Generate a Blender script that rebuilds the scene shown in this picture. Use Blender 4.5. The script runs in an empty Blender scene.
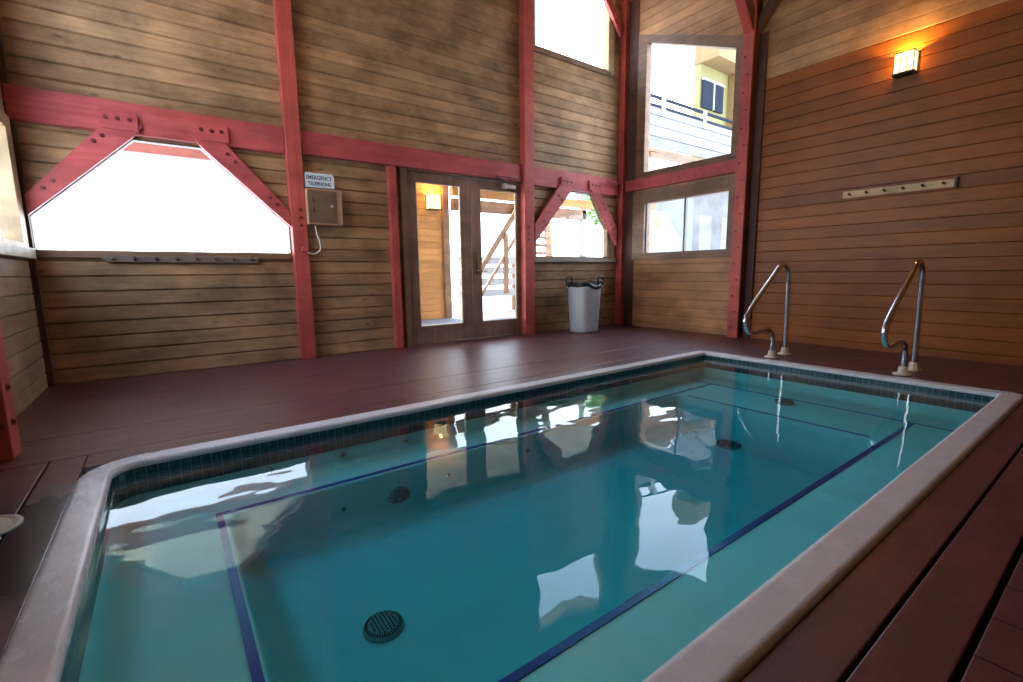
import bpy, bmesh, math, random
from mathutils import Vector, Matrix
random.seed(7)
SC = bpy.context.scene
COL = SC.collection
PI = math.pi

# ------------------------------------------------------------------ materials
def new_mat(name):
    m = bpy.data.materials.new(name); m.use_nodes = True
    nt = m.node_tree
    return m, nt, nt.nodes['Principled BSDF']

def N(nt, t, **kw):
    n = nt.nodes.new(t)
    for k, v in kw.items():
        if hasattr(n, k): setattr(n, k, v)
        else: n.inputs[k].default_value = v
    return n

def mixc(nt, fac, a, b, mode='MIX'):
    n = nt.nodes.new('ShaderNodeMix'); n.data_type = 'RGBA'; n.blend_type = mode
    for sock, val in ((n.inputs[0], fac), (n.inputs[6], a), (n.inputs[7], b)):
        if hasattr(val, 'default_value'): nt.links.new(val, sock)
        else: sock.default_value = val if isinstance(val, (int, float)) else (*val, 1)
    return n.outputs[2]

def ramp(nt, src, stops):
    r = nt.nodes.new('ShaderNodeValToRGB')
    el = r.color_ramp.elements
    while len(el) < len(stops): el.new(.5)
    for e, (p, c) in zip(el, stops):
        e.position = p; e.color = (c, c, c, 1) if isinstance(c, (int, float)) else (*c, 1)
    nt.links.new(src, r.inputs[0])
    return r.outputs[0]

def pos_scaled(nt, sc):
    g = nt.nodes.new('ShaderNodeNewGeometry')
    mp = nt.nodes.new('ShaderNodeMapping'); mp.inputs['Scale'].default_value = sc
    nt.links.new(g.outputs['Position'], mp.inputs['Vector'])
    return mp.outputs['Vector']

def plain(name, c, rough=.5, metal=0, spec=.5, noise=0, nscale=8, bump=0):
    m, nt, b = new_mat(name)
    b.inputs['Base Color'].default_value = (*c, 1)
    b.inputs['Roughness'].default_value = rough
    b.inputs['Metallic'].default_value = metal
    b.inputs['Specular IOR Level'].default_value = spec
    if noise or bump:
        v = pos_scaled(nt, (nscale,) * 3)
        n = N(nt, 'ShaderNodeTexNoise', Scale=1.0, Detail=5.0, Roughness=.6)
        nt.links.new(v, n.inputs['Vector'])
        if noise:
            f = ramp(nt, n.outputs[0], [(.3, 1 - noise), (.7, 1 + noise * .5)])
            nt.links.new(mixc(nt, 1.0, c, f, 'MULTIPLY'), b.inputs['Base Color'])
        if bump:
            bp = N(nt, 'ShaderNodeBump', Strength=bump, Distance=.01)
            nt.links.new(n.outputs[0], bp.inputs['Height']); nt.links.new(bp.outputs[0], b.inputs['Normal'])
    return m

def wood(name, c1, c2, axis='x', rough=.6, board=None, knots=.5, grain=1.0, dirt=.35, spec=.3):
    """stained timber: grain stretched along `axis`, each board its own tone"""
    m, nt, b = new_mat(name)
    st = {'x': (1.2, 22, 22), 'y': (22, 1.2, 22), 'z': (22, 22, 1.2)}[axis]
    v = pos_scaled(nt, st)
    n = N(nt, 'ShaderNodeTexNoise', Scale=1.0, Detail=6.0, Roughness=.65, Distortion=.6)
    nt.links.new(v, n.inputs['Vector'])
    g = ramp(nt, n.outputs[0], [(.32, 0.0), (.7, 1.0)])
    col = mixc(nt, g, c1, c2)
    # blotchy weathering
    n2 = N(nt, 'ShaderNodeTexNoise', Scale=1.0, Detail=4.0, Roughness=.6)
    nt.links.new(pos_scaled(nt, (2.1, 2.1, 3.4)), n2.inputs['Vector'])
    f2 = ramp(nt, n2.outputs[0], [(.35, 1 - dirt), (.65, 1.08)])
    col = mixc(nt, 1.0, col, f2, 'MULTIPLY')
    if board:
        idx, phase, w = board
        gg = nt.nodes.new('ShaderNodeNewGeometry'); sx = nt.nodes.new('ShaderNodeSeparateXYZ')
        nt.links.new(gg.outputs['Position'], sx.inputs[0])
        a = N(nt, 'ShaderNodeMath', operation='SUBTRACT'); a.inputs[1].default_value = phase
        nt.links.new(sx.outputs[idx], a.inputs[0])
        d = N(nt, 'ShaderNodeMath', operation='DIVIDE'); d.inputs[1].default_value = w
        nt.links.new(a.outputs[0], d.inputs[0])
        fl = N(nt, 'ShaderNodeMath', operation='FLOOR'); nt.links.new(d.outputs[0], fl.inputs[0])
        wn = N(nt, 'ShaderNodeTexWhiteNoise', noise_dimensions='1D'); nt.links.new(fl.outputs[0], wn.inputs['W'])
        f3 = ramp(nt, wn.outputs[0], [(0, .82), (1, 1.14)])
        col = mixc(nt, 1.0, col, f3, 'MULTIPLY')
    if knots:
        vo = N(nt, 'ShaderNodeTexVoronoi', Scale=1.0)
        ks = {'x': (2.2, 4, 6.85), 'y': (4, 2.2, 6.85), 'z': (6, 6, 2.2)}[axis]
        nt.links.new(pos_scaled(nt, ks), vo.inputs['Vector'])
        k = ramp(nt, vo.outputs[0], [(.035, 1.0), (.11, 0.0)])
        kf = N(nt, 'ShaderNodeMath', operation='MULTIPLY'); kf.inputs[1].default_value = knots
        nt.links.new(k, kf.inputs[0])
        col = mixc(nt, kf.outputs[0], col, tuple(x * .28 for x in c1))
    nt.links.new(col, b.inputs['Base Color'])
    b.inputs['Roughness'].default_value = rough
    b.inputs['Specular IOR Level'].default_value = spec
    bp = N(nt, 'ShaderNodeBump', Strength=.25 * grain, Distance=.006)
    nt.links.new(n.outputs[0], bp.inputs['Height']); nt.links.new(bp.outputs[0], b.inputs['Normal'])
    return m

BW = .1455
M = {}
M['siding_far'] = wood('siding_far', (.335, .195, .095), (.47, .295, .155), 'x', .62, (2, .008, BW), .75, dirt=.45)
M['siding_end'] = wood('siding_end', (.38, .185, .085), (.50, .27, .125), 'y', .55, (2, .256, BW), .3)
M['siding_red'] = wood('siding_red', (.20, .056, .006), (.285, .088, .010), 'y', .42, (2, .256, BW), .15, dirt=.2)
M['siding_pale'] = wood('siding_pale', (.36, .21, .095), (.50, .30, .14), 'y', .55, (2, .256, BW), .35, dirt=.4)
M['siding_left'] = wood('siding_left', (.30, .20, .12), (.42, .30, .19), 'y', .6, (2, .008, BW), .4)
M['siding_near'] = wood('siding_near', (.30, .13, .055), (.40, .19, .08), 'x', .6, (2, .008, BW), .2)
M['roof_boards'] = wood('roof_boards', (.30, .17, .08), (.40, .24, .12), 'x', .6, None, .3)
M['red_paint'] = wood('red_paint', (.42, .066, .066), (.52, .108, .105), 'x', .5, None, 0, grain=.5, dirt=.3)
M['red_post'] = wood('red_post', (.42, .066, .056), (.52, .108, .085), 'z', .5, None, .12, grain=.5, dirt=.3)
M['bolt'] = plain('bolt_paint', (.16, .018, .02), .5)
M['dark_plank_and_shade'] = wood('dark_plank_and_shade', (.075, .035, .025), (.11, .05, .035), 'z', .6, None, 0)  # real dark boards, plus shade coloured in around the end post
M['casing_v'] = wood('casing_v', (.17, .095, .055), (.26, .15, .09), 'z', .5, None, .1)
M['casing_x'] = wood('casing_x', (.17, .095, .055), (.26, .15, .09), 'x', .5, None, .1)
M['casing_y'] = wood('casing_y', (.17, .095, .055), (.26, .15, .09), 'y', .5, None, .1)
M['pale_casing'] = wood('pale_casing', (.42, .29, .16), (.55, .40, .24), 'z', .5, None, .15)
M['pale_sill'] = wood('pale_sill', (.42, .36, .28), (.55, .48, .38), 'y', .5, None, .15)
M['grey_sill'] = wood('grey_sill', (.26, .2, .16), (.38, .31, .25), 'x', .5, None, .2)
M['door_wood'] = wood('door_wood', (.23, .125, .09), (.34, .20, .155), 'z', .4, None, .05)
M['peg_wood'] = wood('peg_wood', (.62, .42, .22), (.74, .53, .30), 'y', .5, None, 0)
M['peg_old'] = wood('peg_old', (.13, .095, .07), (.21, .16, .12), 'x', .6, None, .3)
M['peg_dark'] = plain('peg_dark', (.05, .03, .02), .5)
M['steel'] = plain('steel', (.62, .63, .66), .16, 1)
M['dull_metal'] = plain('dull_metal', (.42, .41, .40), .35, 1)
M['brass'] = plain('old_brass', (.28, .22, .13), .35, 1)
M['flange'] = plain('flange', (.62, .56, .44), .45)
M['can'] = plain('can_plastic', (.50, .55, .56), .45, noise=.08)
M['lid_black'] = plain('black_plastic', (.012, .014, .016), .3)
M['clamp'] = plain('clamp_plastic', (.55, .5, .42), .5)
M['white_wire'] = plain('white_wire', (.8, .8, .76), .4)
M['lamp_frame'] = plain('lamp_frame', (.03, .026, .02), .5)
M['sign_white'] = plain('sign_white', (.72, .80, .84), .4, noise=.12, nscale=30)
M['sign_text'] = plain('sign_text', (.02, .06, .10), .5)
M['box_face'] = plain('box_face', (.17, .10, .062), .45, noise=.15)
M['box_side'] = plain('box_side', (.44, .28, .16), .5, noise=.1)
M['cream'] = plain('cream_plastic', (.55, .58, .52), .45, noise=.1, nscale=12)

def deck_mat():
    m, nt, b = new_mat('deck_paint')
    n = N(nt, 'ShaderNodeTexNoise', Scale=1.0, Detail=7.0, Roughness=.7)
    nt.links.new(pos_scaled(nt, (5, 5, 5)), n.inputs['Vector'])
    col = mixc(nt, ramp(nt, n.outputs[0], [(.3, 0.), (.7, 1.)]), (.092, .028, .030), (.145, .048, .052))
    n3 = N(nt, 'ShaderNodeTexNoise', Scale=1.0, Detail=3.0, Roughness=.6)
    nt.links.new(pos_scaled(nt, (70, 70, 70)), n3.inputs['Vector'])
    col = mixc(nt, ramp(nt, n3.outputs[0], [(.62, 0.), (.72, .6)]), col, (.26, .15, .12))
    n4 = N(nt, 'ShaderNodeTexNoise', Scale=1.0, Detail=6.0, Roughness=.75); nt.links.new(pos_scaled(nt, (2.2, 9, 5)), n4.inputs['Vector'])
    col = mixc(nt, 1.0, col, ramp(nt, n4.outputs[0], [(.35, .6), (.62, 1.15)]), 'MULTIPLY')
    # wet patch beside the pool's short side: puddled water makes it smoother and darker
    g = nt.nodes.new('ShaderNodeNewGeometry')
    vd = N(nt, 'ShaderNodeVectorMath', operation='MULTIPLY_ADD')
    vd.inputs[1].default_value = (4.2, 1.7, 0); vd.inputs[2].default_value = (4.2 * .50, -1.7 * 2.45, 0)
    nt.links.new(g.outputs['Position'], vd.inputs[0])
    ln = N(nt, 'ShaderNodeVectorMath', operation='LENGTH'); nt.links.new(vd.outputs[0], ln.inputs[0])
    n2 = N(nt, 'ShaderNodeTexNoise', Scale=1.0, Detail=5.0, Roughness=.6)
    nt.links.new(pos_scaled(nt, (7, 5, 5)), n2.inputs['Vector'])
    ad = N(nt, 'ShaderNodeMath', operation='ADD'); nt.links.new(ln.outputs['Value'], ad.inputs[0]); nt.links.new(n2.outputs[0], ad.inputs[1])
    wet = ramp(nt, ad.outputs[0], [(.62, 1.), (.95, 0.)]) if False else None
    mr = N(nt, 'ShaderNodeMapRange'); mr.inputs['From Min'].default_value = 1.15; mr.inputs['From Max'].default_value = 1.6
    mr.inputs['To Min'].default_value = 1; mr.inputs['To Max'].default_value = 0
    nt.links.new(ad.outputs[0], mr.inputs['Value'])
    col = mixc(nt, mr.outputs[0], col, (.03, .022, .03))
    rr = N(nt, 'ShaderNodeMapRange'); rr.inputs['To Min'].default_value = .42; rr.inputs['To Max'].default_value = .24
    nt.links.new(mr.outputs[0], rr.inputs['Value']); nt.links.new(rr.outputs[0], b.inputs['Roughness'])
    nt.links.new(col, b.inputs['Base Color'])
    bp = N(nt, 'ShaderNodeBump', Strength=.35, Distance=.006)
    nt.links.new(n.outputs[0], bp.inputs['Height']); nt.links.new(bp.outputs[0], b.inputs['Normal'])
    b.inputs['Specular IOR Level'].default_value = .65
    return m
M['deck'] = deck_mat()
M['deck_gap'] = plain('deck_gap', (.012, .008, .008), .9)

def coping_mat():
    m, nt, b = new_mat('coping')
    n = N(nt, 'ShaderNodeTexNoise', Scale=1.0, Detail=6.0, Roughness=.7)
    nt.links.new(pos_scaled(nt, (9, 9, 9)), n.inputs['Vector'])
    col = mixc(nt, ramp(nt, n.outputs[0], [(.3, 0.), (.65, 1.)]), (.55, .57, .61), (.67, .69, .74))
    nt.links.new(col, b.inputs['Base Color'])
    g = nt.nodes.new('ShaderNodeNewGeometry'); sx = nt.nodes.new('ShaderNodeSeparateXYZ'); nt.links.new(g.outputs['Position'], sx.inputs[0])
    n2 = N(nt, 'ShaderNodeTexNoise', Scale=1.0, Detail=4.0, Roughness=.6)
    nt.links.new(pos_scaled(nt, (14, 8, 8)), n2.inputs['Vector'])
    mr = N(nt, 'ShaderNodeMapRange'); mr.inputs['From Min'].default_value = -.25; mr.inputs['From Max'].default_value = .3
    mr.inputs['To Min'].default_value = 1; mr.inputs['To Max'].default_value = 0
    nt.links.new(sx.outputs[0], mr.inputs['Value'])
    mm = N(nt, 'ShaderNodeMath', operation='MULTIPLY'); nt.links.new(mr.outputs[0], mm.inputs[0])
    nt.links.new(ramp(nt, n2.outputs[0], [(.38, .55), (.52, 1.)]), mm.inputs[1])
    rr = N(nt, 'ShaderNodeMapRange'); rr.inputs['To Min'].default_value = .45; rr.inputs['To Max'].default_value = .2
    nt.links.new(mm.outputs[0], rr.inputs['Value']); nt.links.new(rr.outputs[0], b.inputs['Roughness'])
    n3 = N(nt, 'ShaderNodeTexNoise', Scale=1.0, Detail=5.0, Roughness=.7)
    nt.links.new(pos_scaled(nt, (30, 30, 30)), n3.inputs['Vector'])
    bp = N(nt, 'ShaderNodeBump', Strength=.3, Distance=.004)
    nt.links.new(n3.outputs[0], bp.inputs['Height']); nt.links.new(bp.outputs[0], b.inputs['Normal'])
    return m
M['coping'] = coping_mat()
M['plaster'] = plain('plaster', (.50, .72, .71), .6, noise=.1, nscale=2.2)
M['stripe'] = plain('stripe_tile', (.008, .04, .30), .3)
M['drain'] = plain('drain_plastic', (.17, .30, .30), .5)
M['drain_dark'] = plain('drain_slots', (.01, .02, .02), .7)

def tile_mat():
    m, nt, b = new_mat('waterline_tile')
    uv = nt.nodes.new('ShaderNodeUVMap')
    br = N(nt, 'ShaderNodeTexBrick', offset=0.0)
    br.inputs['Color1'].default_value = (.010, .040, .040, 1); br.inputs['Color2'].default_value = (.02, .065, .075, 1)
    br.inputs['Mortar'].default_value = (.20, .26, .25, 1)
    br.inputs['Scale'].default_value = 1; br.inputs['Mortar Size'].default_value = .0016
    br.inputs['Brick Width'].default_value = .05; br.inputs['Row Height'].default_value = .05
    nt.links.new(uv.outputs[0], br.inputs['Vector'])
    v = N(nt, 'ShaderNodeTexWave', Scale=9.0, Distortion=3.0); nt.links.new(uv.outputs[0], v.inputs['Vector'])
    col = mixc(nt, ramp(nt, v.outputs['Fac'], [(.6, 0.), (.9, .35)]), br.outputs[0], (.03, .12, .20))
    nt.links.new(col, b.inputs['Base Color']); b.inputs['Roughness'].default_value = .15
    return m
M['tile'] = tile_mat()

def outer_only(nt, fac):
    """mirror share on the faces that look outwards only: a straight-through pane has no total internal reflection"""
    g = nt.nodes.new('ShaderNodeNewGeometry')
    a = N(nt, 'ShaderNodeMath', operation='SUBTRACT'); a.inputs[0].default_value = 1; nt.links.new(g.outputs['Backfacing'], a.inputs[1])
    m_ = N(nt, 'ShaderNodeMath', operation='MULTIPLY'); nt.links.new(fac, m_.inputs[0]); nt.links.new(a.outputs[0], m_.inputs[1])
    return m_.outputs[0]

def water_mat():
    m = bpy.data.materials.new('water'); m.use_nodes = True
    nt = m.node_tree; nt.nodes.clear()
    out = nt.nodes.new('ShaderNodeOutputMaterial')
    n1 = N(nt, 'ShaderNodeTexNoise', Scale=1.0, Detail=2.0, Roughness=.45, Distortion=.4)
    nt.links.new(pos_scaled(nt, (1.5, 2.3, 1)), n1.inputs['Vector'])
    n2 = N(nt, 'ShaderNodeTexNoise', Scale=1.0, Detail=1.0, Roughness=.4)
    nt.links.new(pos_scaled(nt, (5.5, 8, 1)), n2.inputs['Vector'])
    b1 = N(nt, 'ShaderNodeBump', Strength=1.0, Distance=.006); nt.links.new(n1.outputs[0], b1.inputs['Height'])
    b2 = N(nt, 'ShaderNodeBump', Strength=1.0, Distance=.0004); nt.links.new(n2.outputs[0], b2.inputs['Height']); nt.links.new(b1.outputs[0], b2.inputs['Normal'])
    fr = N(nt, 'ShaderNodeFresnel'); fr.inputs['IOR'].default_value = 1.37; nt.links.new(b2.outputs[0], fr.inputs['Normal'])
    gl = N(nt, 'ShaderNodeBsdfGlossy', Roughness=0.0); nt.links.new(b2.outputs[0], gl.inputs['Normal'])
    tr = nt.nodes.new('ShaderNodeBsdfTransparent'); tr.inputs[0].default_value = (.97, 1, 1, 1)
    mx = nt.nodes.new('ShaderNodeMixShader')
    nt.links.new(outer_only(nt, fr.outputs[0]), mx.inputs[0]); nt.links.new(tr.outputs[0], mx.inputs[1]); nt.links.new(gl.outputs[0], mx.inputs[2])
    nt.links.new(mx.outputs[0], out.inputs['Surface'])
    ab = nt.nodes.new('ShaderNodeVolumeAbsorption'); ab.inputs['Color'].default_value = (.0, .80, .875, 1); ab.inputs['Density'].default_value = 1.7
    nt.links.new(ab.outputs[0], out.inputs['Volume'])
    return m
M['water'] = water_mat()

def glass_mat(tint=(.97, .98, .98)):
    m = bpy.data.materials.new('window_glass'); m.use_nodes = True
    nt = m.node_tree; nt.nodes.clear()
    out = nt.nodes.new('ShaderNodeOutputMaterial')
    fr = N(nt, 'ShaderNodeFresnel'); fr.inputs['IOR'].default_value = 1.45
    gl = N(nt, 'ShaderNodeBsdfGlossy', Roughness=0.0)
    tr = nt.nodes.new('ShaderNodeBsdfTransparent'); tr.inputs[0].default_value = (*tint, 1)
    mx = nt.nodes.new('ShaderNodeMixShader')
    nt.links.new(outer_only(nt, fr.outputs[0]), mx.inputs[0]); nt.links.new(tr.outputs[0], mx.inputs[1]); nt.links.new(gl.outputs[0], mx.inputs[2])
    nt.links.new(mx.outputs[0], out.inputs['Surface'])
    return m
M['glass'] = glass_mat()

def emit(name, c, s):
    m, nt, b = new_mat(name)
    b.inputs['Base Color'].default_value = (*c, 1)
    b.inputs['Emission Color'].default_value = (*c, 1); b.inputs['Emission Strength'].default_value = s
    b.inputs['Roughness'].default_value = .4
    return m
def lamp_shade_mat():
    m = bpy.data.materials.new('lamp_glass'); m.use_nodes = True
    nt = m.node_tree; nt.nodes.clear(); out = nt.nodes.new('ShaderNodeOutputMaterial')
    e = N(nt, 'ShaderNodeEmission'); e.inputs[0].default_value = (1, .74, .34, 1); e.inputs[1].default_value = 1.05
    tr = nt.nodes.new('ShaderNodeBsdfTransparent'); tr.inputs[0].default_value = (.45, .42, .36, 1)
    ad = nt.nodes.new('ShaderNodeAddShader'); nt.links.new(e.outputs[0], ad.inputs[0]); nt.links.new(tr.outputs[0], ad.inputs[1]); nt.links.new(ad.outputs[0], out.inputs['Surface'])
    return m
M['lamp_glass'] = lamp_shade_mat()
# outdoors
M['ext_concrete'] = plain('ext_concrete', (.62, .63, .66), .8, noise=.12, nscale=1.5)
M['ext_cream'] = wood('ext_cream', (.74, .66, .48), (.84, .77, .60), 'y', .6, (0, 0, .14), .2, dirt=.15)
M['ext_orange'] = wood('ext_orange', (.42, .19, .05), (.55, .26, .08), 'x', .6, (2, 0, .14), .2, dirt=.2)
M['ext_brown'] = wood('ext_brown', (.20, .10, .055), (.30, .16, .09), 'x', .6, None, 0)
M['ext_pink'] = plain('ext_pink', (.34, .10, .085), .6, noise=.15)
M['ext_white'] = plain('ext_white', (.3, .3, .29), .7, noise=.05)
M['ext_siding'] = wood('ext_siding', (.13, .125, .12), (.17, .16, .155), 'x', .6, (2, 0, .3), .2, dirt=.15)
M['ext_yellow'] = plain('ext_yellow', (.16, .145, .05), .7, noise=.08)
M['ext_stucco'] = plain('ext_stucco', (.15, .145, .12), .8, noise=.2, nscale=1.2)
M['ext_stain'] = plain('ext_stain', (.12, .112, .11), .8, noise=.45, nscale=1.6)
M['ext_dark'] = plain('ext_dark', (.02, .024, .035), .9, spec=0)
M['ext_leaf'] = plain('ext_leaf', (.16, .30, .08), .7, noise=.4, nscale=6)
M['ext_bark'] = plain('ext_bark', (.16, .13, .09), .8)
M['ext_greypost'] = plain('ext_greypost', (.22, .24, .17), .7)

# ------------------------------------------------------------------ mesh helpers
def BM(): return bmesh.new()

def box(bm, x0, x1, y0, y1, z0, z1, bev=0):
    vs = [bm.verts.new(p) for p in ((x0, y0, z0), (x1, y0, z0), (x1, y1, z0), (x0, y1, z0), (x0, y0, z1), (x1, y0, z1), (x1, y1, z1), (x0, y1, z1))]
    fs = [bm.faces.new([vs[i] for i in q]) for q in ((3, 2, 1, 0), (4, 5, 6, 7), (0, 1, 5, 4), (1, 2, 6, 5), (2, 3, 7, 6), (3, 0, 4, 7))]
    if bev:
        es = list({e for f in fs for e in f.edges})
        bmesh.ops.bevel(bm, geom=es, offset=bev, segments=2, affect='EDGES', profile=.5)
    return bm

def prism(bm, pts, off, bev=0):
    """polygon pts (3D, planar) extruded by vector off"""
    off = Vector(off)
    a = [bm.verts.new(p) for p in pts]; b = [bm.verts.new(Vector(p) + off) for p in pts]
    n = len(pts); fs = [bm.faces.new(a[::-1]), bm.faces.new(b)]
    for i in range(n):
        j = (i + 1) % n; fs.append(bm.faces.new((a[i], a[j], b[j], b[i])))
    bmesh.ops.recalc_face_normals(bm, faces=fs)
    if bev:
        es = list({e for f in fs for e in f.edges})
        bmesh.ops.bevel(bm, geom=es, offset=bev, segments=2, affect='EDGES', profile=.5)
    return bm

def frame_of(d):
    d = d.normalized(); up = Vector((0, 0, 1)) if abs(d.z) < .95 else Vector((1, 0, 0))
    a = d.cross(up).normalized(); return a, d.cross(a).normalized()

def tube(bm, pts, r, seg=14, cap=True):
    pts = [Vector(p) for p in pts]; rings = []
    a, b = frame_of(pts[1] - pts[0])
    for i, p in enumerate(pts):
        d = (pts[min(i + 1, len(pts) - 1)] - pts[max(i - 1, 0)]).normalized()
        a = (a - d * a.dot(d)).normalized(); b = d.cross(a)
        rr = r[i] if isinstance(r, (list, tuple)) else r
        rings.append([bm.verts.new(p + (a * math.cos(t) + b * math.sin(t)) * rr) for t in [2 * PI * k / seg for k in range(seg)]])
    fs = []
    for i in range(len(rings) - 1):
        for k in range(seg):
            fs.append(bm.faces.new((rings[i][k], rings[i][(k + 1) % seg], rings[i + 1][(k + 1) % seg], rings[i + 1][k])))
    if cap: fs += [bm.faces.new(rings[0][::-1]), bm.faces.new(rings[-1])]
    for f in fs: f.smooth = True
    bmesh.ops.recalc_face_normals(bm, faces=fs)
    return bm

def smooth_path(ctrl, n=8):
    """Catmull-Rom through control points"""
    c = [Vector(p) for p in ctrl]; c = [c[0] * 2 - c[1]] + c + [c[-1] * 2 - c[-2]]; out = []
    for i in range(1, len(c) - 2):
        for k in range(n):
            t = k / n; p0, p1, p2, p3 = c[i - 1:i + 3]
            out.append(.5 * ((2 * p1) + (p2 - p0) * t + (2 * p0 - 5 * p1 + 4 * p2 - p3) * t * t + (3 * p1 - p0 - 3 * p2 + p3) * t ** 3))
    out.append(c[-2]); return out

def lathe(bm, prof, cx, cy, seg=32, sq=None):
    """prof [(r,z)], optional sq exponent for a rounded-square plan"""
    rings = []
    for r, z in prof:
        ring = []
        for k in range(seg):
            t = 2 * PI * k / seg; c, s = math.cos(t), math.sin(t)
            q = 1 if not sq else 1 / ((abs(c) ** sq + abs(s) ** sq) ** (1 / sq))
            ring.append(bm.verts.new((cx + r * q * c, cy + r * q * s, z)))
        rings.append(ring)
    fs = []
    for i in range(len(rings) - 1):
        for k in range(seg):
            fs.append(bm.faces.new((rings[i][k], rings[i][(k + 1) % seg], rings[i + 1][(k + 1) % seg], rings[i + 1][k])))
    fs.append(bm.faces.new(rings[0][::-1])); fs.append(bm.faces.new(rings[-1]))
    for f in fs: f.smooth = True
    return bm

def obj(name, bm, mat, parent=None, label=None, smooth_angle=None):
    me = bpy.data.meshes.new(name)
    if parent is not None:
        w = Vector((0, 0, 0)); p = parent
        while p is not None: w += p.location; p = p.parent
        bmesh.ops.translate(bm, verts=bm.verts, vec=-w)
    bm.normal_update(); bm.to_mesh(me); bm.free()
    me.materials.append(M[mat] if isinstance(mat, str) else mat)
    o = bpy.data.objects.new(name, me); COL.objects.link(o)
    if parent is not None: o.parent = parent
    if label: o['label'] = label
    return o

def thing(name, label, cat, loc, group=None):
    o = bpy.data.objects.new(name, None); COL.objects.link(o); o.empty_display_size = .1
    o.location = loc; o['label'] = label; o['category'] = cat
    if group: o['group'] = group
    return o

def tag(o, label, cat, group=None, kind=None):
    o['label'] = label; o['category'] = cat
    if group: o['group'] = group
    if kind: o['kind'] = kind
    return o

def rebase(o, loc):
    """move a single-mesh thing's origin to its base"""
    o.data.transform(Matrix.Translation(-Vector(loc))); o.location = loc; return o

def struct(o, label=None):
    o['kind'] = 'structure'
    if label: o['label'] = label
    return o

def sempty(name, loc, label=None):
    o = bpy.data.objects.new(name, None); COL.objects.link(o); o.location = loc; o['kind'] = 'structure'
    if label: o['label'] = label
    return o

def bolt(parent, p, n, r=.011, h=.012):
    bm = BM(); n = Vector(n); tube(bm, [Vector(p) - n * .004, Vector(p) + n * h * .35], r * 1.5, 12)
    tube(bm, [Vector(p) + n * h * .3, Vector(p) + n * h], r, 6)
    for f in bm.faces: f.smooth = False
    return obj('bolt', bm, 'bolt', parent)

# ------------------------------------------------------------------ siding
def interval(poly, z):
    xs = []
    n = len(poly)
    for i in range(n):
        (x0, z0), (x1, z1) = poly[i], poly[(i + 1) % n]
        if z0 == z1: continue
        if min(z0, z1) - 1e-9 <= z <= max(z0, z1) + 1e-9:
            xs.append(x0 + (x1 - x0) * (z - z0) / (z1 - z0))
    return (min(xs), max(xs)) if len(xs) >= 2 else None

def siding(s0, s1, z0, z1, holes, phase, W, groove=.010, depth=.016, thick=.11, top=None, bm=None, lip=.35):
    """horizontal boards between s0 and s1, with holes (convex polygons in s,z). W(s,z,d)->world, d: depth behind the face"""
    bm = bm or BM()
    zs = {z0, z1}
    k = math.floor((z0 - phase) / BW)
    while phase + k * BW < z1:
        b = phase + k * BW
        for q in (b, b + groove, b + BW - groove * lip):
            if z0 < q < z1: zs.add(round(q, 5))
        k += 1
    for h in holes:
        for _, z in h:
            if z0 < z < z1: zs.add(z)
    zs = sorted(zs)
    def dep(z):
        f = ((z - phase) / BW) % 1 * BW
        if f < 1e-4 or f > BW - 1e-4: return depth
        if f < groove: return depth * (1 - f / groove)
        if f > BW - groove * lip: return depth * (f - (BW - groove * lip)) / (groove * lip)
        return 0
    def lim(z):
        a = s0
        if top:
            a = max(a, top(z))
        return a, s1
    for za, zb in zip(zs[:-1], zs[1:]):
        if zb - za < 1e-6: continue
        e = min(1e-5, (zb - za) / 4); zm = (za + zb) / 2
        cuts = []
        for h in holes:
            im = interval(h, zm)
            if im and im[1] - im[0] > 1e-6:
                cuts.append((interval(h, za + e) or im, interval(h, zb - e) or im))
        cuts.sort(key=lambda c: c[0][0] + c[1][0])
        La, Ra = lim(za); Lb, Rb = lim(zb)
        edges = [(La, Lb)] + [x for c in cuts for x in ((c[0][0], c[1][0]), (c[0][1], c[1][1]))] + [(Ra, Rb)]
        for i in range(0, len(edges), 2):
            (a0, b0), (a1, b1) = edges[i], edges[i + 1]
            if a1 - a0 < 1e-5 and b1 - b0 < 1e-5: continue
            da, db = dep(za), dep(zb)
            P = [W(a0, za, da), W(a1, za, da), W(b1, zb, db), W(b0, zb, db)]
            Q = [W(a0, za, thick), W(a1, za, thick), W(b1, zb, thick), W(b0, zb, thick)]
            p = [bm.verts.new(v) for v in P]; q = [bm.verts.new(v) for v in Q]
            bm.faces.new(p); bm.faces.new(q[::-1])
            bm.faces.new((p[0], q[0], q[1], p[1])); bm.faces.new((p[2], q[2], q[3], p[3]))
            bm.faces.new((p[3], q[3], q[0], p[0])); bm.faces.new((p[1], q[1], q[2], p[2]))
    bmesh.ops.remove_doubles(bm, verts=bm.verts, dist=1e-5)
    # drop the doubled inner faces left between stacked strips
    seen = {}
    for f in bm.faces: seen.setdefault(frozenset(v.index for v in f.verts), []).append(f)
    bm.verts.index_update()
    seen = {}
    for f in bm.faces: seen.setdefault(frozenset(v.index for v in f.verts), []).append(f)
    dead = [f for l in seen.values() if len(l) > 1 for f in l]
    bmesh.ops.delete(bm, geom=dead, context='FACES_ONLY')
    bmesh.ops.recalc_face_normals(bm, faces=bm.faces)
    return bm

# ------------------------------------------------------------------ the room: measurements in metres, camera at the origin 1 m above the deck
YA, XB, XD, YN = 6.05, 6.95, -.96, -1.25
ZF, ROOF0, SLOPE = -1.0, 4.95, .40
roof_z = lambda y: ROOF0 + SLOPE * (y - YA)

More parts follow.
